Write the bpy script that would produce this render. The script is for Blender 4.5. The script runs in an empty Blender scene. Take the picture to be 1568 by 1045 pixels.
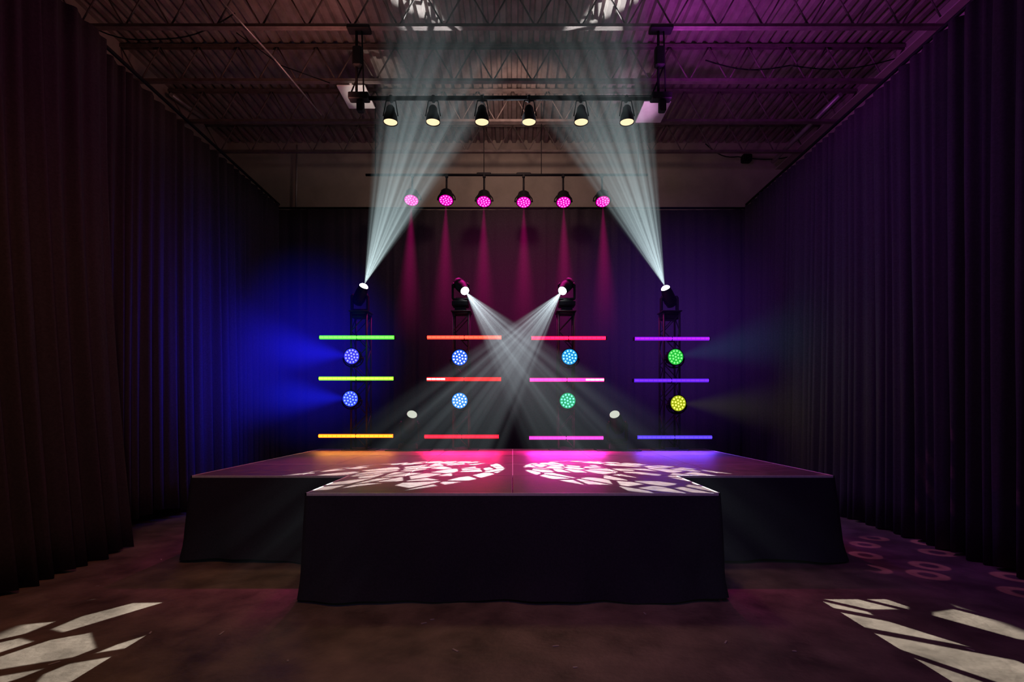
import bpy, math, random
from mathutils import Vector, Matrix
random.seed(7)
sc = bpy.context.scene
sc.view_settings.view_transform = 'Standard'
F = 784.0; HX = 785.0; HY = 627.0; CH = 1.7
def P(px, py, D):
    return Vector(((px-HX)/F*D, D, CH+(HY-py)/F*D))

# ---------------------------------------------------------------- mesh builder
class MB:
    def __init__(s): s.v=[]; s.f=[]; s.mi=[]; s.sm=[]; s.cur=0
    def _add(s, vs, fs, smooth=False):
        o=len(s.v); s.v += [tuple(v) for v in vs]
        for f in fs:
            s.f.append(tuple(i+o for i in f)); s.mi.append(s.cur); s.sm.append(smooth)
    def box(s, c, d, M=None):
        c=Vector(c); hx,hy,hz=[a/2 for a in d]
        vs=[Vector((x*hx,y*hy,z*hz)) for x in(-1,1) for y in(-1,1) for z in(-1,1)]
        if M is not None: vs=[M@v for v in vs]
        vs=[v+c for v in vs]
        s._add(vs,[(0,1,3,2),(4,6,7,5),(0,4,5,1),(2,3,7,6),(0,2,6,4),(1,5,7,3)])
    def bbox(s, c, d, b=0.01, M=None):   # chamfered box
        c=Vector(c); hx,hy,hz=[a/2 for a in d]
        prof=[(-hz,b),(-hz+b,0),(hz-b,0),(hz,b)]
        vs=[];fs=[]
        for z,i in prof:
            x=hx-i;y=hy-i;k=b
            for (px,py) in [(x-k,-y),(x,-y+k),(x,y-k),(x-k,y),(-x+k,y),(-x,y-k),(-x,-y+k),(-x+k,-y)]:
                vs.append(Vector((px,py,z)))
        for r in range(3):
            for j in range(8):
                a=r*8+j; q=r*8+(j+1)%8
                fs.append((a,q,q+8,a+8))
        fs.append(tuple(range(7,-1,-1))); fs.append(tuple(range(24,32)))
        if M is not None: vs=[M@v for v in vs]
        s._add([v+c for v in vs],fs)
    def lathe(s, prof, o=(0,0,0), M=None, n=24, smooth=True, capa=True, capb=True):
        if prof[0][1]>prof[-1][1]: prof=prof[::-1]; capa,capb=capb,capa
        vs=[];fs=[]; o=Vector(o)
        for r,z in prof:
            for j in range(n):
                a=2*math.pi*j/n; v=Vector((r*math.cos(a),r*math.sin(a),z))
                if M is not None: v=M@v
                vs.append(v+o)
        for k in range(len(prof)-1):
            for j in range(n):
                a=k*n+j;b=k*n+(j+1)%n
                fs.append((a,b,b+n,a+n))
        s._add(vs,fs,smooth)
        oo=len(s.v)-len(vs)
        if capa: s.f.append(tuple(oo+j for j in range(n-1,-1,-1))); s.mi.append(s.cur); s.sm.append(False)
        if capb: s.f.append(tuple(oo+(len(prof)-1)*n+j for j in range(n))); s.mi.append(s.cur); s.sm.append(False)
    def tube(s, a, b, r, n=8):
        a=Vector(a);b=Vector(b);d=b-a
        if d.length<1e-6: return
        M=d.to_track_quat('Z','Y').to_matrix()
        s.lathe([(r,0),(r,d.length)],a,M,n)
    def path(s, pts, r, n=6):
        for i in range(len(pts)-1): s.tube(pts[i],pts[i+1],r,n)
    def obj(s, name, mats, parent=None, loc=None):
        me=bpy.data.meshes.new(name); me.from_pydata(s.v,[],s.f)
        for m in mats: me.materials.append(m)
        me.polygons.foreach_set('material_index',s.mi)
        me.polygons.foreach_set('use_smooth',s.sm)
        me.update()
        o=bpy.data.objects.new(name,me); sc.collection.objects.link(o)
        if loc is not None: o.location=loc
        if parent: o.parent=parent
        return o
def empty(name, loc=(0,0,0)):
    e=bpy.data.objects.new(name,None); e.empty_display_size=.1; sc.collection.objects.link(e); e.location=loc
    return e
def aim(d):   # -Z along d
    return Vector(d).to_track_quat('-Z','Y')

# ---------------------------------------------------------------- materials
def mat(name, col, rough=.6, metal=0, nscale=None, namp=.3, bump=0, bscale=30, spec=.5, rvar=0):
    m=bpy.data.materials.new(name); m.use_nodes=True; nt=m.node_tree
    b=nt.nodes['Principled BSDF']; N=nt.nodes.new; L=nt.links.new
    b.inputs['Base Color'].default_value=(*col,1); b.inputs['Roughness'].default_value=rough
    b.inputs['Metallic'].default_value=metal; b.inputs['Specular IOR Level'].default_value=spec
    tc=N('ShaderNodeTexCoord')
    if nscale:
        n=N('ShaderNodeTexNoise'); n.inputs['Scale'].default_value=nscale; n.inputs['Detail'].default_value=5
        n.inputs['Roughness'].default_value=.65
        L(tc.outputs['Object'],n.inputs['Vector'])
        r=N('ShaderNodeValToRGB'); r.color_ramp.elements[0].position=.3; r.color_ramp.elements[1].position=.7
        r.color_ramp.elements[0].color=(*[c*(1-namp) for c in col],1)
        r.color_ramp.elements[1].color=(*[min(1,c*(1+namp)) for c in col],1)
        L(n.outputs['Fac'],r.inputs['Fac']); L(r.outputs['Color'],b.inputs['Base Color'])
        if rvar:
            mr=N('ShaderNodeMapRange'); mr.inputs['From Min'].default_value=.3; mr.inputs['From Max'].default_value=.7
            mr.inputs['To Min'].default_value=rough-rvar; mr.inputs['To Max'].default_value=rough+rvar
            L(n.outputs['Fac'],mr.inputs['Value']); L(mr.outputs['Result'],b.inputs['Roughness'])
    if bump:
        n2=N('ShaderNodeTexNoise'); n2.inputs['Scale'].default_value=bscale; n2.inputs['Detail'].default_value=3
        L(tc.outputs['Object'],n2.inputs['Vector'])
        bp=N('ShaderNodeBump'); bp.inputs['Strength'].default_value=bump; bp.inputs['Distance'].default_value=.02
        L(n2.outputs['Fac'],bp.inputs['Height']); L(bp.outputs['Normal'],b.inputs['Normal'])
    return m
def emis(name, col, st):
    m=bpy.data.materials.new(name); m.use_nodes=True; nt=m.node_tree
    for n in list(nt.nodes): nt.nodes.remove(n)
    e=nt.nodes.new('ShaderNodeEmission'); o=nt.nodes.new('ShaderNodeOutputMaterial')
    e.inputs['Color'].default_value=(*col,1); e.inputs['Strength'].default_value=st
    nt.links.new(e.outputs[0],o.inputs['Surface']); return m

M_black=mat('black_metal',(.006,.006,.008),.6,nscale=20,namp=.3,spec=.2)
M_truss=mat('black_truss_paint',(.016,.016,.020),.5,nscale=15,namp=.3,spec=.3)
M_joist=mat('joist_paint',(.15,.12,.11),.55,nscale=8,namp=.35)
M_deckroof=mat('roof_deck',(.24,.20,.18),.5,nscale=3,namp=.35)
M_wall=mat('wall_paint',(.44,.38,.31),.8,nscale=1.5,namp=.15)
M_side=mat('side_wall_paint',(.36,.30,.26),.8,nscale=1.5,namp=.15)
M_curt=mat('black_velour',(.045,.036,.042),.9,nscale=40,namp=.25,spec=.2)
M_skirt=mat('stage_skirt_cloth',(.024,.023,.032),.85,nscale=60,namp=.25,spec=.3)
M_alu=mat('aluminium_trim',(.80,.77,.72),.4,metal=.2,nscale=30,namp=.1)
M_stage=mat('stage_ply',(.16,.105,.09),.5,nscale=9,namp=.45,bump=.15,bscale=60,rvar=.08,spec=.35)
M_floor=mat('concrete_floor',(.21,.155,.11),.5,nscale=2.2,namp=.5,bump=.25,bscale=25,rvar=.1)
M_panel=mat('white_panel',(.85,.82,.8),.6,nscale=5,namp=.08)
M_pipe=mat('conduit',(.45,.43,.42),.4,metal=.5,nscale=10,namp=.15)
M_paper=mat('paper_scrap',(.5,.45,.38),.8,nscale=20,namp=.2)

def mnode(nt,op,a,b=None,c=None,clamp=False):
    n=nt.nodes.new('ShaderNodeMath'); n.operation=op; n.use_clamp=clamp
    for i,x in enumerate((a,b,c)):
        if x is None: continue
        if isinstance(x,(int,float)): n.inputs[i].default_value=x
        else: nt.links.new(x,n.inputs[i])
    return n.outputs[0]
def sstep(nt,x,a,b,lo=0.,hi=1.):
    n=nt.nodes.new('ShaderNodeMapRange'); n.interpolation_type='SMOOTHSTEP'
    n.inputs['From Min'].default_value=a; n.inputs['From Max'].default_value=b
    n.inputs['To Min'].default_value=lo; n.inputs['To Max'].default_value=hi
    nt.links.new(x,n.inputs['Value']); return n.outputs['Result']
def gobo(nt, vec, scale, seed, stretch=(1,1), soft=.03, cut=.3, plane=None, ring=False, gap=.1):
    sep=nt.nodes.new('ShaderNodeSeparateXYZ'); nt.links.new(vec,sep.inputs[0])
    u=mnode(nt,'DIVIDE',sep.outputs[0],sep.outputs[2]); v=mnode(nt,'DIVIDE',sep.outputs[1],sep.outputs[2])
    cmb=nt.nodes.new('ShaderNodeCombineXYZ')
    nt.links.new(mnode(nt,'MULTIPLY_ADD',u,stretch[0],seed),cmb.inputs[0])
    nt.links.new(mnode(nt,'MULTIPLY_ADD',v,stretch[1],seed*.7),cmb.inputs[1])
    b=nt.nodes.new('ShaderNodeTexVoronoi'); b.voronoi_dimensions='2D'; b.feature='F1'; b.inputs['Scale'].default_value=scale
    nt.links.new(cmb.outputs[0],b.inputs['Vector'])
    if ring:
        b.inputs['Randomness'].default_value=.35
        return mnode(nt,'MULTIPLY',sstep(nt,b.outputs['Distance'],.12,.15),sstep(nt,b.outputs['Distance'],.27,.30,1.,0.)),u,v
    a=nt.nodes.new('ShaderNodeTexVoronoi'); a.voronoi_dimensions='2D'; a.feature='DISTANCE_TO_EDGE'; a.inputs['Scale'].default_value=scale
    nt.links.new(cmb.outputs[0],a.inputs['Vector'])
    e=sstep(nt,a.outputs['Distance'],gap-soft*.5,gap+soft)
    s2=nt.nodes.new('ShaderNodeSeparateColor'); nt.links.new(b.outputs['Color'],s2.inputs[0])
    r=sstep(nt,s2.outputs[0],cut,cut+.02)
    g=mnode(nt,'MULTIPLY',e,r)
    if plane:   # half-plane mask added to keep the ceiling centre dark
        t=mnode(nt,'ADD',mnode(nt,'MULTIPLY',u,plane[0]),mnode(nt,'MULTIPLY',v,plane[1]))
        g=mnode(nt,'MULTIPLY',g,sstep(nt,t,plane[2]-.01,plane[2]+.01))
    return g,u,v
def beam_mat(name,col,st,half,length,streak=None,power=2.0,fade=None,edge=.75,soft0=.15,rate=.3):  # emissive volume: beam light is put into the cone, not scattered from lamps
    m=bpy.data.materials.new(name); m.use_nodes=True; nt=m.node_tree
    for n in list(nt.nodes): nt.nodes.remove(n)
    o=nt.nodes.new('ShaderNodeOutputMaterial'); e=nt.nodes.new('ShaderNodeEmission')
    e.inputs['Color'].default_value=(*col,1)
    tc=nt.nodes.new('ShaderNodeTexCoord')
    sep=nt.nodes.new('ShaderNodeSeparateXYZ'); nt.links.new(tc.outputs['Object'],sep.inputs[0])
    u=mnode(nt,'DIVIDE',sep.outputs[0],sep.outputs[2]); v=mnode(nt,'DIVIDE',sep.outputs[1],sep.outputs[2]); mask=None
    if streak:
        sc_,seed,lo,hi=streak
        cmb=nt.nodes.new('ShaderNodeCombineXYZ'); nt.links.new(mnode(nt,'ADD',u,seed),cmb.inputs[0]); nt.links.new(v,cmb.inputs[1])
        n=nt.nodes.new('ShaderNodeTexNoise'); n.noise_dimensions='2D'; n.inputs['Scale'].default_value=sc_; n.inputs['Detail'].default_value=0
        nt.links.new(cmb.outputs[0],n.inputs['Vector']); mask=sstep(nt,n.outputs['Fac'],lo,hi,.05,1.)
    r=mnode(nt,'SQRT',mnode(nt,'ADD',mnode(nt,'MULTIPLY',u,u),mnode(nt,'MULTIPLY',v,v)))
    rn=mnode(nt,'DIVIDE',r,math.tan(half))
    ed=sstep(nt,rn,edge,1.0,1.,0.)
    z=mnode(nt,'ABSOLUTE',sep.outputs[2])
    f=mnode(nt,'DIVIDE',st,mnode(nt,'POWER',mnode(nt,'ADD',z,soft0),power))
    f=mnode(nt,'MULTIPLY',f,sstep(nt,z,(fade or length*.5),length,1.,0.))
    f=mnode(nt,'MULTIPLY',f,ed)
    if mask is not None: f=mnode(nt,'MULTIPLY',f,mask)
    nt.links.new(f,e.inputs['Strength']); nt.links.new(e.outputs[0],o.inputs['Volume'])
    m.cycles.volume_step_rate=rate
    return m
hz=empty('glow_haze',(0,10,3))  # parent of the self-glowing volumes that imitate lit haze
def beam(name,parent,loc,d,half,length,r0,material):
    mb=MB(); t=math.tan(half)
    z0=.02
    mb.lathe([(max(r0,t*z0),-z0),(max(r0,t*length*.3),-length*.3),(t*length,-length)],n=24)
    o=mb.obj(name,[material],hz)
    o.rotation_mode='QUATERNION'; o.rotation_quaternion=aim(d); o.location=Vector(parent.location)+Vector(loc)-Vector(hz.location)
    return o
def glow(name,parent,loc,rad,col,st,rate=1.):  # soft ellipsoid that glows by itself in place of lamp-lit haze
    m=bpy.data.materials.new(name); m.use_nodes=True; nt=m.node_tree
    for n in list(nt.nodes): nt.nodes.remove(n)
    o=nt.nodes.new('ShaderNodeOutputMaterial'); e=nt.nodes.new('ShaderNodeEmission'); e.inputs['Color'].default_value=(*col,1)
    tc=nt.nodes.new('ShaderNodeTexCoord'); ln=nt.nodes.new('ShaderNodeVectorMath'); ln.operation='LENGTH'
    nt.links.new(tc.outputs['Object'],ln.inputs[0]); f=sstep(nt,ln.outputs['Value'],0.,1.,st,0.)
    nt.links.new(f,e.inputs['Strength']); nt.links.new(e.outputs[0],o.inputs['Volume']); m.cycles.volume_step_rate=rate
    mb=MB(); pr=[(max(.001,math.sin(math.pi*k/10)),-math.cos(math.pi*k/10)) for k in range(11)]
    mb.lathe(pr,n=20); ob=mb.obj(name,[m],parent,loc); ob.scale=rad
    return ob
def spot(name,parent,loc,d,size,energy,col,blend=.15,radius=.02,g=None):
    l=bpy.data.lights.new(name,'SPOT'); l.spot_size=size; l.spot_blend=blend; l.energy=energy; l.color=col; l.shadow_soft_size=radius
    if g:
        l.use_nodes=True; nt=l.node_tree; e=[n for n in nt.nodes if n.type=='EMISSION'][0]
        tc=nt.nodes.new('ShaderNodeTexCoord')
        mask,_,_=gobo(nt,tc.outputs['Normal'],**g)
        nt.links.new(mask,e.inputs['Strength'])
    o=bpy.data.objects.new(name,l); sc.collection.objects.link(o)
    o.rotation_mode='QUATERNION'; o.rotation_quaternion=aim(d); o.location=loc
    if parent: o.parent=parent
    return o

# ---------------------------------------------------------------- room shell
XW=6.85; YB=12.3; YF=-3.0; ZC=8.1
def slab(name,c,d,m):
    mb=MB(); mb.box((0,0,0),d); return mb.obj(name,[m],None,c)
slab('floor',(0,(YB+YF)/2,-.05),(2*XW+.4,YB-YF+.4,.1),M_floor)
slab('wall_back',(0,YB+.1,ZC/2+.1),(2*XW+.4,.2,ZC+.4),M_wall)
slab('wall_front',(0,YF-.1,ZC/2+.1),(2*XW+.4,.2,ZC+.4),M_wall)
slab('wall_left',(-XW-.1,(YB+YF)/2,ZC/2+.1),(.2,YB-YF,ZC+.4),M_side)
slab('wall_right',(XW+.1,(YB+YF)/2,ZC/2+.1),(.2,YB-YF,ZC+.4),M_side)
mb=MB(); x=-XW; prof=[]
while x<XW:
    prof+= [(x,0),(x+.085,0),(x+.11,.07),(x+.165,.07)]; x+=.19
prof.append((XW,0)); vs=[];fs=[]
for (a,z) in prof: vs+= [(a,YF,ZC+z),(a,YB,ZC+z)]
for i in range(len(prof)-1): fs.append((2*i,2*i+1,2*i+3,2*i+2))
mb._add(vs,fs); mb.box((0,(YB+YF)/2,ZC+.12),(2*XW,YB-YF,.06))
mb.obj('ceiling',[M_deckroof])
def joist(D):
    mb=MB(); zb=7.42; zt=8.06
    for zz in (zb,zt):
        for dy in(-.035,.035):
            mb.box((0,dy,zz+(.02 if zz==zb else -.02)),(2*XW,.008,.05)); mb.box((0,dy*.6,zz),(2*XW,.045,.008))
    n=20; w=2*XW/n
    for i in range(n):
        x0=-XW+i*w
        mb.tube((x0,0,zt-.02),(x0+w/2,0,zb+.02),.013,6); mb.tube((x0+w/2,0,zb+.02),(x0+w,0,zt-.02),.013,6)
    mb.obj('roof_joist',[M_joist],None,(0,D,0))
for D in (1.6,3.1,4.6,6.2,7.68,8.95,10.2,11.4): joist(D)

mb=MB(); mb.box((0,0,0),(.12,YB-YF,.34)); mb.box((-.1,0,.17),(.3,YB-YF,.02)); mb.box((-.1,0,-.17),(.3,YB-YF,.02))
o=mb.obj('wall_beam',[M_side],None,(6.55,(YB+YF)/2,7.3))
mb=MB(); mb.tube(P(1287,145,9.8),P(1183,248,12.0),.045,10); mb.obj('wall_conduit',[M_pipe])
mb=MB(); mb.tube(P(262,145,10.),P(338,200,11.9),.04,10); mb.obj('wall_conduit',[M_pipe])
def cable(name,pts,r,m=M_black):
    mb=MB(); out=[]
    for i in range(len(pts)-1):
        a=Vector(pts[i]);b=Vector(pts[i+1])
        for k in range(8):
            t=k/8; p=a.lerp(b,t); p.z-=.12*math.sin(math.pi*t); out.append(p)
    out.append(Vector(pts[-1])); mb.path(out,r); return mb.obj(name,[m])
mb=MB(); mb.path([P(338,0,7.2),P(420,90,8.1),P(492,176,9.6)],.014); mb.obj('sprinkler_pipe',[M_pipe])
mb=MB(); mb.path([P(362,50,7.9),P(430,100,8.5),P(505,127,8.95)],.008); mb.obj('ceiling_wire',[M_black])
cable('ceiling_cable',[P(1080,92,8.9),P(1210,100,8.9),P(1370,90,8.9)],.01)
cable('ceiling_cable',[P(1080,220,11.9),P(1130,240,12.1),P(1240,232,12.1)],.012)
cable('ceiling_cable',[P(120,30,8),P(240,60,8),P(360,20,8)],.01)
mb=MB(); mb.path([(P(455,222,12.2)),(P(453,330,12.2))],.02); mb.obj('wall_conduit',[M_pipe])
mb=MB(); mb.bbox((0,0,0),(.22,.16,.18),.02); mb.tube((0,.05,.0),(0,.15,.15),.02); mb.obj('junction_box',[M_black],None,P(1143,243,12.1))
for (px,py,cc) in ((537,130,(1,.85,.75)),(1007,155,(1,.5,.95))):
    D=(7.38-CH)*F/(HY-py)
    mb=MB(); mb.bbox((0,.34,0),(.5,.68,.03),.008); mb.box((0,.34,.02),(.04,.7,.03))
    mb.obj('ceiling_panel',[M_panel],None,((px-HX)/F*D,D,7.375))
    spot('added_wash',None,((px-HX)/F*D*.9,D-.9,5.6),(-.05,1.15,1.75),math.radians(26),110,cc,.8,.05)  # upward spot added to brighten the panel, no fixture

# ---------------------------------------------------------------- curtains
def curtain(name, pfun, s0, s1, ztop, zbot, amp=.075, wl=.19, seed=1, foot=.0):
    rnd=random.Random(seed); n=int((s1-s0)/.016); rows=14
    ph=0; phs=[];mods=[]
    w=wl
    for i in range(n+1):
        if i%12==0: w=wl*rnd.uniform(.65,1.6); am=rnd.uniform(.45,1.3)
        ph+=2*math.pi*.016/w; phs.append(ph); mods.append(am)
    for _ in range(6): mods=[(mods[max(0,i-1)]+mods[i]+mods[min(n,i+1)])/3 for i in range(n+1)]
    vs=[];fs=[]
    for i in range(n+1):
        s=s0+(s1-s0)*i/n
        for k in range(rows+1):
            t=k/rows; zb=zbot(s) if callable(zbot) else zbot; zt=ztop(s) if callable(ztop) else ztop
            zb+=.02*math.sin(phs[i]*.33)
            z=zt+(zb-zt)*t
            a=amp*mods[i]*(.55+.6*t)
            d=a*math.sin(phs[i]+.5*math.sin(t*3+s*.7))+.25*a*math.sin(phs[i]*2.3+t)+.03*math.sin(s*1.3+t*2)+foot*max(0,t-.0)**2
            x,y=pfun(s,d); vs.append((x,y,z))
    R=rows+1
    for i in range(n):
        for k in range(rows): a=i*R+k; fs.append((a,a+1,a+R+1,a+R))
    mb=MB(); mb._add(vs,fs,True); o=mb.obj(name,[M_curt])
    md=o.modifiers.new('thick','SOLIDIFY'); md.thickness=.006
    return o
def ztl(s): return 6.33-.012*s
curtain('drape_curtain',lambda s,d:(-5.02+d,s),-2.2,6.3,ztl,lambda s:.015,seed=2,foot=.35)
curtain('drape_curtain',lambda s,d:(-5.2+d,s),6.2,11.3,ztl,lambda s:.2 if s<8 else .12,seed=3)
curtain('drape_curtain',lambda s,d:(5.2-d,s),-2.2,11.3,ztl,lambda s:.02,seed=4)
curtain('backdrop_curtain',lambda s,d:(s,11.45-d),-5.3,5.3,6.17,.03,amp=.015,wl=.3,seed=5)
mb=MB(); mb.tube((-5.3,11.5,6.22),(5.3,11.5,6.22),.025); mb.obj('curtain_track',[M_black])
mb=MB(); mb.tube((-5.1,-2.3,6.40),(-5.2,11.4,6.26),.025); mb.obj('curtain_track',[M_black])
mb=MB(); mb.tube((5.2,-2.3,6.40),(5.2,11.4,6.26),.025); mb.obj('curtain_track',[M_black])

# ---------------------------------------------------------------- stage
SH=.95; SW=3.61; SY0=5.76; SY1=9.62; AW=1.84; AY0=4.56
stage=empty('stage')
mb=MB()
xs=[-SW+i*2*SW/6 for i in range(7)]; ys=[SY0,6.98,8.3,SY1]
for i in range(6):
    for j in range(3):
        mb.bbox(((xs[i]+xs[i+1])/2,(ys[j]+ys[j+1])/2,SH-.02),(xs[i+1]-xs[i]-.006,ys[j+1]-ys[j]-.006,.04),.003)
for i in range(2):
    mb.bbox(((-AW/2,AW/2)[i],(AY0+SY0)/2,SH-.02),(AW-.006,SY0-AY0-.006,.04),.003)
mb.obj('deck_panels',[M_stage],stage)
mb=MB()
for (a,b) in (((-SW,SY0),(-AW,SY0)),((AW,SY0),(SW,SY0)),((-AW,AY0),(AW,AY0)),((-AW,AY0),(-AW,SY0)),((AW,AY0),(AW,SY0)),((-SW,SY0),(-SW,SY1)),((SW,SY0),(SW,SY1)),((-SW,SY1),(SW,SY1))):
    c=((a[0]+b[0])/2,(a[1]+b[1])/2,SH-.022); mb.box(c,(abs(a[0]-b[0])+.014,abs(a[1]-b[1])+.014,.05))
mb.box((0,7.69,SH-.01),(.010,3.8,.022)); mb.box((0,6.98,SH-.01),(2*SW-.02,.010,.022))
mb.obj('edge_trim',[M_alu],stage)
mb=MB()
for x in (-3.5,-2.4,-1.2,0,1.2,2.4,3.5):
    for y in (5.95,7.0,8.3,9.5): mb.tube((x,y,0),(x,y,SH-.05),.025)
for x in (-1.7,0,1.7): mb.tube((x,4.75,0),(x,4.75,SH-.05),.025)
mb.obj('legs',[M_black],stage)
def skirt(name,pts,flare,seed,hem):
    rnd=random.Random(seed); samples=[]
    for i in range(len(pts)-1):
        a=Vector(pts[i]);b=Vector(pts[i+1]);L=(b-a).length;n=max(2,int(L/.03))
        d=(b-a)/L; nrm=Vector((d.y,-d.x))
        for k in range(n+(1 if i==len(pts)-2 else 0)):
            samples.append((a+d*(L*k/n),nrm))
    ns=[s[1] for s in samples]
    for _ in range(4): ns=[(ns[max(0,i-1)]+ns[i]+ns[min(len(ns)-1,i+1)]).normalized() for i in range(len(ns))]
    rows=12; vs=[];fs=[]
    f1,f2,f3=rnd.random()*6,rnd.random()*6,rnd.random()*6
    for i,(p,_) in enumerate(samples):
        s=i*.03
        for k in range(rows+1):
            t=k/rows
            w=(.026*math.sin(s*3.1+f1+t)+.022*math.sin(s*6.7+f2)+.012*math.sin(s*15+f3))*t*t
            off=.012+flare*t+w+.04*max(0,t-.8)/.2*abs(math.sin(s*2.2+f2))
            q=p+ns[i]*off
            z=(SH-.02)*(1-t)+t*(.012+hem*abs(math.sin(s*1.9+f1)))
            vs.append((q.x,q.y,z))
    R=rows+1
    for i in range(len(samples)-1):
        for k in range(rows): a=i*R+k; fs.append((a,a+1,a+R+1,a+R))
    mb=MB(); mb._add(vs,fs,True); return mb.obj(name,[M_skirt],stage)
skirt('skirt_left',[(-SW,SY1),(-SW,SY0),(-AW,SY0)],.10,11,.035)
skirt('skirt_right',[(AW,SY0),(SW,SY0),(SW,SY1)],.10,12,.035)
skirt('skirt_front',[(-AW,SY0),(-AW,AY0),(AW,AY0),(AW,SY0)],.07,13,.025)

# ---------------------------------------------------------------- fixtures
def moving_head(base, aimdir, lens_e, scale=1., body=M_black):
    e=empty('moving_head_light',base); s=scale
    mb=MB(); mb.bbox((0,0,.05*s),(.30*s,.26*s,.10*s),.015*s)
    mb.box((0,-.131*s,.05*s),(.12*s,.004,.04*s))
    mb.lathe([(.09*s,.10*s),(.09*s,.13*s)],n=20)
    mb.bbox((0,0,.145*s),(.30*s,.10*s,.04*s),.01*s)
    for sx in(-1,1):
        mb.bbox((sx*.145*s,0,.28*s),(.035*s,.11*s,.28*s),.012*s)
        mb.lathe([(.05*s,0),(.05*s,.03*s)],(sx*.13*s-(.015*s),0,.40*s),Matrix.Rotation(math.pi/2,3,'Y'),16)
    mb.obj('base_and_yoke',[body],e)
    q=aim(aimdir).to_matrix()
    mb=MB()
    mb.lathe([(.05*s,.17*s),(.085*s,.15*s),(.105*s,.06*s),(.11*s,-.02*s),(.10*s,-.12*s),(.085*s,-.19*s),(.085*s,-.21*s)],(0,0,.40*s),q,24)
    for k in range(5): mb.lathe([(.108*s,0),(.112*s,.004),(.108*s,.008)],Vector((0,0,.40*s))+q@Vector((0,0,(.03-.02*k+.03)*s)),q,24,capa=False,capb=False)
    mb.obj('head',[body],e)
    mb=MB(); mb.lathe([(.078*s,-.205*s),(.075*s,-.225*s),(.055*s,-.245*s),(.02*s,-.255*s)],(0,0,.40*s),q,24); mb.obj('lens',[lens_e],e)
    return e,Vector((0,0,.40*s))+q@Vector((0,0,-.25*s))
def led_par(pos, d, col, core, st, hang=None, size=.145, mount=None, name='led_par_light'):
    e=empty(name,pos); q=aim(d).to_matrix(); R=size
    mb=MB()
    mb.lathe([(R*.55,R*1.35),(R*.8,R*1.3),(R*.9,R*.9),(R*.95,R*.2),(R*1.04,R*.1),(R*1.06,0),(R*1.06,-R*.12),(R*.98,-R*.14)],(0,0,0),q,32,capb=False)
    for k in range(8):
        a=k*math.pi/4; mb.box(q@Vector((R*.9*math.cos(a),R*.9*math.sin(a),R*.7)),(.012,.012,R*.9),q)
    pts=[]
    for k in range(9):
        a=math.pi*k/8; pts.append((R*1.25*math.cos(a),R*.5,R*(.2+1.1*math.sin(a)) if hang else -R*(.2+1.1*math.sin(a))))
    mb.path(pts,.012,6)
    for sx in(-1,1): mb.tube((sx*R*1.28,R*.5,R*.2*(1 if hang else -1)),q@Vector((sx*R*.95,0,R*.4)),.014,8)
    if mount: mb.tube((0,R*.5,R*1.3 if hang else -R*1.3),mount,.02,8); mb.bbox(mount,(.06,.07,.08),.01)
    mb.obj('housing',[M_black],e)
    mb=MB(); mb.lathe([(R*.95,-R*.10),(R*.95,-R*.10-.004)],(0,0,0),q,32); mb.obj('face',[emis('par_face',col,st)],e)
    mb=MB(); rr=R*.115
    for ring,n in ((0,1),(.38,6),(.74,12)):
        for k in range(n):
            a=2*math.pi*k/n+ring; c=Vector((R*ring*math.cos(a),R*ring*math.sin(a),-R*.10-.004))
            mb.lathe([(rr,0),(rr*.9,-.006),(rr*.5,-.012)],q@c,q,10)
    mb.obj('led_lenses',[emis('par_led',core,st*2.2)],e)
    return e
M_lens=emis('mover_lens',(.95,1,.98),12)
TD=9.42
tot_px=(553,707,866,1025)
rows_bar={0:(517,580,668),1:(517,581,669),2:(518,582,671),3:(519,583,670)}
bar_c={0:[(546.5),(545.5),(545)],1:[711,710.5,707],2:[870.5,868,867],3:[1029,1028,1033]}
bar_col={0:[(.06,.9,.03),(.17,.62,.02),(1,.15,.008)],
         1:[(1,.038,.02),(1,.005,.005),(1,.004,.015)],
         2:[(1,.006,.045),(1,.018,.22),(.32,.015,.22)],
         3:[(.10,.004,.3),(.04,.006,.3),(.03,.015,.3)]}
par_px={0:((539,546),(537,611)),1:((704,548),(704,614)),2:((872,547),(869,614)),3:((1034,547),(1038,618))}
par_col={0:[((.05,.05,.9),(.25,.25,1)),((.04,.08,.95),(.2,.3,1))],
         1:[((.02,.12,.9),(.5,.6,1)),((.03,.28,1),(.65,.85,1))],
         2:[((.01,.28,.75),(.25,.75,1)),((.01,.40,.16),(.15,.85,.5))],
         3:[((.02,.5,.05),(.15,.9,.15)),((.35,.42,.01),(.85,.9,.10))]}
TOPZ=3.47
def area(name,parent,loc,d,sx,sy,en,col):
    l=bpy.data.lights.new(name,'AREA'); l.shape='RECTANGLE'; l.size=sx; l.size_y=sy; l.energy=en; l.color=col; l.spread=math.radians(150)
    o=bpy.data.objects.new(name,l); sc.collection.objects.link(o); o.rotation_mode='QUATERNION'; o.rotation_quaternion=aim(d); o.location=loc; o.parent=parent
M_pxw=emis('batten_pixels_white',(1,.45,.5),4)
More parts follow.
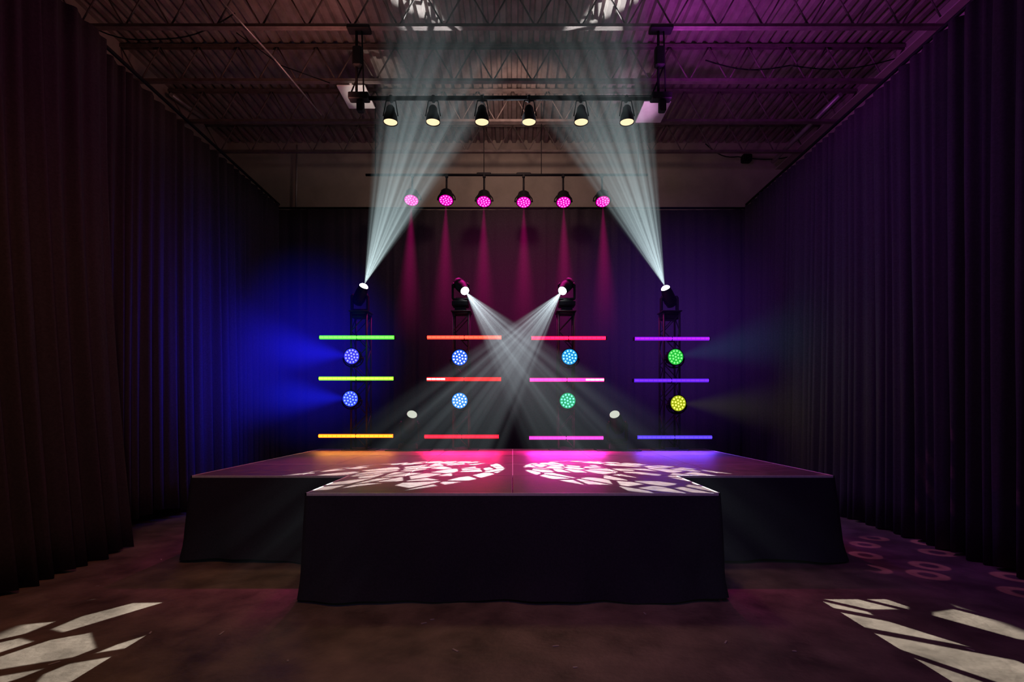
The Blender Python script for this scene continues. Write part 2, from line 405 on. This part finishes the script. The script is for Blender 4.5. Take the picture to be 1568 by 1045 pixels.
for c in range(4):
    X=(tot_px[c]-HX)/F*TD
    e=empty('truss_totem',(X,TD,SH)); mb=MB()
    h=TOPZ-SH; w=.14
    mb.bbox((0,0,.01),(.62,.36,.02),.004)
    for sx in(-1,1):
        for sy in(-1,1): mb.tube((sx*w,sy*w,.02),(sx*w,sy*w,h),.02,8)
    nseg=8
    for k in range(nseg):
        z0=.05+k*(h-.1)/nseg; z1=.05+(k+1)*(h-.1)/nseg
        a=1 if k%2 else -1
        for (p,q_) in (((-w*a,-w),(w*a,-w)),((-w*a,w),(w*a,w)),((-w,-w*a),(-w,w*a)),((w,-w*a),(w,w*a))):
            mb.tube((p[0],p[1],z0),(q_[0],q_[1],z1),.009,6)
    for z in (.04,h/2,h-.02):
        for s_ in(-1,1): mb.tube((-w,s_*w,z),(w,s_*w,z),.014,6); mb.tube((s_*w,-w,z),(s_*w,w,z),.014,6)
    mb.bbox((0,0,h+.01),(.36,.36,.02),.004)
    mb.obj('truss',[M_truss],e)
    for r in range(3):
        px=bar_c[c][r]; py=rows_bar[c][r]; p=P(px,py,TD-.26)
        b=empty('led_batten_light',p); L=115/F*(TD-.26)
        mb=MB(); mb.bbox((0,.045,0),(L,.05,.055),.008)
        for sx in(-1,1): mb.bbox((sx*(L/2+.005),.03,0),(.015,.09,.062),.004)
        mb.bbox((0,.08,-.01),(.10,.05,.08),.01); mb.box((0,.0,0),(.012,.05,.06))
        mb.obj('housing',[M_black],b)
        core=bar_col[c][r]
        mb=MB(); mb.tube((-L/2+.01,0,0),(-.008,0,0),.033,12); mb.tube((.008,0,0),(L/2-.01,0,0),.033,12)
        mb.obj('diffuser_tube',[emis('batten_glow',core,2.8)],b)
        mb=MB(); n=16
        for k in range(n):
            x=-L/2+.05+k*(L-.1)/(n-1)
            mb.cur=1 if ((c,r)==(1,1) and k<4) or ((c,r)==(2,1) and k>11) else 0
            mb.bbox((x,-.031,0),((L-.1)/n*.98,.008,.032),.002)
        mb.obj('pixel_leds',[emis('batten_pixels',core,6.5),M_pxw],b)
        if r==2: area('lamp',b,(0,-.05,0),(0,-.55,-1),L,.05,(10,45,60,28)[c],((1,.35,.05),(1,.01,.16),(1,.02,.5),(.15,.05,1))[c])
    for r in range(2):
        px,py=par_px[c][r]; p=P(px,py,TD-.36)
        dx=(-.10,0,0,.10)[c]
        q=led_par(p,(dx,-1,.0),par_col[c][r][0],par_col[c][r][1],1.0,mount=Vector((X-p.x,TD-w-p.y,-.02)))
GU=dict(scale=13,seed=3.1,stretch=(1,1.4),soft=.04,cut=.15)
GD=dict(scale=19,seed=5.7,stretch=(1.3,1),soft=.02,cut=.24,gap=.11)
lens_px=((558,436),(713,447),(860,447),(1018,439))
dirs=((2.4,-2.35,4.1),(.847,-1.288,-1.206),(-.847,-1.288,-1.206),(-2.4,-2.35,4.1))
halfs=(16,12.3,12.3,16)
for c in range(4):
    d=Vector(dirs[c]).normalized(); lens=P(lens_px[c][0],lens_px[c][1],TD-.1)
    s=1.0
    piv=lens-d*.25; foot=piv-Vector((0,0,.40))
    e,lp=moving_head(foot,d,M_lens,s)
    hgt=foot.z-TOPZ
    if hgt>.03:
        mb2=MB(); mb2.bbox((0,0,-hgt/2+.0),(.2,.2,hgt-.02),.01); mb2.obj('clamp_riser',[M_black],e)
    up=c in(0,3); hf=math.radians(halfs[c]); g=dict(GU if up else GD); g['seed']+=c*1.7
    if up:
        qi=aim(d).inverted(); sg=1 if c==0 else -1
        def uv(pt):
            k=qi@(Vector(pt)-(foot+lp)); return Vector((k.x/k.z,k.y/k.z))
        a_=uv((sg*.2,8.2,8.1)); b_=uv((sg*1.7,8.2,8.1)); n_=(b_-a_).normalized()
        g['plane']=(n_.x,n_.y,n_.dot(a_.lerp(b_,.72)))
    spot('lamp',e,lp+d*.03,d,2*(math.radians(23) if up else hf),5500 if up else 8500,(.88,.96,1),.1,.008,g)
    if up: beam('glow_beam',e,lp,d,hf,5.4,.06,beam_mat('glow_beam_white',(.72,.92,.95),2.4,hf,5.4,(23,c*3.3+1,.40,.60),power=1.95,fade=1.2,edge=.6,rate=.35))
    else:  beam('glow_beam',e,lp,d,hf,8.,.06,beam_mat('glow_beam_white',(.74,.90,.96),2.5,hf,8.,(24,c*3.3+1,.42,.62),power=2.75,fade=3.,edge=.6,soft0=.22,rate=.3))
for px in (636,936):
    foot=P(px-9 if px<700 else px+9,687,TD-.1); foot.z=SH+.02
    d=Vector((.35 if px<700 else -.35,-.7,.8))
    e,lp=moving_head(foot,d,emis('idle_lens_glint',(.9,.95,.8),.7),1.15)  # dim emission paints the glint on the unlit lens
    mb=MB(); mb.bbox((0,0,-.01),(.80,.40,.018),.004); mb.obj('base_plate',[M_black],e)

# front pipe with warm pars
PD=7.68; z=P(0,151,PD).z
e=empty('lighting_pipe',(0,PD,z)); x0=(538-HX)/F*PD; x1=(1026-HX)/F*PD
mb=MB(); mb.tube((x0,0,0),(x1,0,0),.026,12)
for x in (P(550,0,PD).x,P(1012,0,PD).x):
    mb.tube((x-.04,0,0),(x-.04,0,7.42-z),.02); mb.tube((x+.07,0,-.02),(x+.04,0,7.42-z),.012)
    mb.bbox((x,0,7.40-z),(.34,.16,.06),.01); mb.bbox((x,0,.02),(.3,.14,.10),.01); mb.bbox((x+.02,.0,-.12),(.10,.1,.16),.01)
    mb.bbox((x-.02,0,.62),(.14,.12,.3),.02); mb.tube((x-.15,0,.02),(x+.05,0,.5),.012)
mb.tube((x0,.0,.03),(x1,.0,.045),.008)
mb.obj('pipe_and_hangers',[M_black],e)
M_warm=emis('tungsten',(1,.72,.42),1.3)
for px in (598,663,738,810,890,960):
    p=P(px,188,PD-.05); e=empty('par_can_light',p); mb=MB()
    mb.lathe([(.108,.0),(.104,.04),(.095,.10),(.07,.16),(.06,.22),(.04,.25)],(0,0,.0),None,24,capa=False)
    for sx in(-1,1): mb.tube((sx*.11,0,.10),(sx*.07,.02,z-p.z-.05),.008)
    mb.tube((-.07,.02,z-p.z-.05),(.07,.02,z-p.z-.05),.01); mb.bbox((0,.04,z-p.z-.01),(.05,.08,.09),.01)
    mb.obj('can',[M_black],e)
    mb=MB(); mb.lathe([(.098,.012),(.08,.005),(.03,.002)],n=24); mb.obj('lamp_lens',[M_warm],e)
spot('added_wash',None,(0,7.5,6.0),(0,-.12,-1),math.radians(80),110,(1,.62,.32),.7,.3)  # shared spot carrying the light of the warm par cans

# rear pipe with magenta pars
RD=10.7; z=P(0,268,RD).z
e=empty('lighting_pipe',(0,RD,z)); x0=(560-HX)/F*RD; x1=(992-HX)/F*RD
mb=MB(); mb.tube((x0,0,0),(x1,0,0),.026,12)
for x in (x0+.2,-.6,.6,x1-.2): mb.tube((x,0,0),(x,.0,8.1-z),.008)
for px in(741,802): mb.bbox((P(px,0,RD).x,0,.02),(.3,.06,.05),.01)
mb.obj('pipe_and_hangers',[M_black],e)
bm_mag=beam_mat('glow_beam_magenta',(1,.0,.30),1.0,math.radians(8.5),3.2,None,power=.9,fade=.1,edge=.0,soft0=.3,rate=.8)
for px,py in ((630,306),(683,306),(741,308),(802,309),(863,309),(923,308)):
    p=P(px,py,RD-.1); d=Vector((0,-.42,-.9)).normalized()
    e=led_par(p,d,(.80,.0,.42),(1,.15,.80),1.1,hang=True,size=.15,mount=Vector((0,.1,z-p.z-.02)))
    spot('lamp',e,d*.05,(0,-.46,-.9),math.radians(48),340,(1,.02,.42),.8,.06)
    beam('glow_beam',e,d*.02,Vector((0,-.1,-1)),math.radians(8.5),3.2,.13,bm_mag)

def side(c,r,col,d,en,st,half,L):
    e=[o for o in sc.objects if o.name.startswith('led_par_light') and (o.location-P(par_px[c][r][0],par_px[c][r][1],TD-.36)).length<.02][0]
    spot('lamp',e,(0,-.08,0),d,math.radians(100),en,col,.9,.1)
    if st: beam('glow_beam',e,(0,-.03,0),d,math.radians(half),L,.12,beam_mat('glow_beam_side',col,st,math.radians(half),L,None,power=1.3,fade=.1,edge=.0,soft0=.3,rate=.8))
side(0,0,(.012,.012,1),(-1,-.05,.1),330,.95,28,2.6)
side(0,1,(.010,.015,1),(-1,-.05,.05),280,.95,26,2.6)
side(3,0,(.05,.32,.42),(1,-.25,.18),50,.14,24,2.8)
side(3,1,(.6,.6,.08),(1,-.25,-.05),40,.08,22,2.4)
glow('glow_haze_blue',hz,(-3.8,-.4,-.2),(2.0,1.3,2.1),(.015,.01,1),.16)
glow('glow_haze_magenta',hz,(0,.2,.8),(2.6,1.0,2.6),(.8,.0,.35),.040)
glow('glow_haze_violet',hz,(3.0,.0,.2),(3.0,1.3,2.9),(.24,.05,.9),.048)

# coloured fill spots added without fixtures to tint room and drapes
spot('added_wash',None,(-2.5,7.5,6.2),(-.6,-.1,.9),math.radians(150),46,(1,.35,.27),.8,.2)
spot('added_wash',None,(2.5,7.5,6.2),(.6,-.1,.9),math.radians(150),140,(.7,.06,.9),.8,.2)
spot('added_wash',None,(0,9.0,7.1),(0,1,.0),math.radians(150),90,(1,.62,.52),.8,.2)  # fill added for the rear wall
spot('added_wash',None,(-1.5,1,6.8),(-.25,.45,-1),math.radians(100),190,(1,.45,.14),.8,.3)
spot('added_wash',None,(0,1.5,6.8),(.9,.7,-.7),math.radians(120),120,(.5,.06,.85),.8,.3)
spot('added_wash',None,(1.0,7.5,5.5),(1,.1,-.55),math.radians(110),200,(.38,.06,1),.9,.3)
spot('added_wash',None,(-1.0,4.5,5.5),(-1,.1,-.45),math.radians(110),70,(.9,.10,.40),.9,.3)
spot('added_wash',None,(0,-1.0,4.0),(0,1,-.4),math.radians(80),110,(.25,.22,1),.9,.3)  # blue fill added to lift the stage skirts
spot('ring_gobo_lamp',None,(2.25,7.6,6.1),Vector((4.85,5.7,0))-Vector((2.25,7.6,6.1)),math.radians(20),380,(1,.25,.6),.3,.01,dict(scale=12,seed=1.3,ring=True))

mb=MB()
for k in range(16):
    x=random.uniform(-4.3,4.3); y=random.uniform(3.3,4.3) if abs(x)<3.7 else random.uniform(3.3,7)
    a=random.random()*3; mb.box((x,y,.004),(random.uniform(.02,.07),.012,.004),Matrix.Rotation(a,3,'Z'))
mb.obj('floor_debris',[M_paper])

w=bpy.data.worlds.new('world'); sc.world=w; w.use_nodes=True
w.node_tree.nodes['Background'].inputs[0].default_value=(.01,.006,.02,1); w.node_tree.nodes['Background'].inputs[1].default_value=.3

cam=bpy.data.cameras.new('camera'); co=bpy.data.objects.new('camera',cam); sc.collection.objects.link(co)
cam.lens=18.0; cam.sensor_width=36; cam.shift_y=104.5/1568; cam.shift_x=-1/1568; cam.clip_start=.05
co.location=(0,0,CH); co.rotation_euler=(math.pi/2,0,0); sc.camera=co
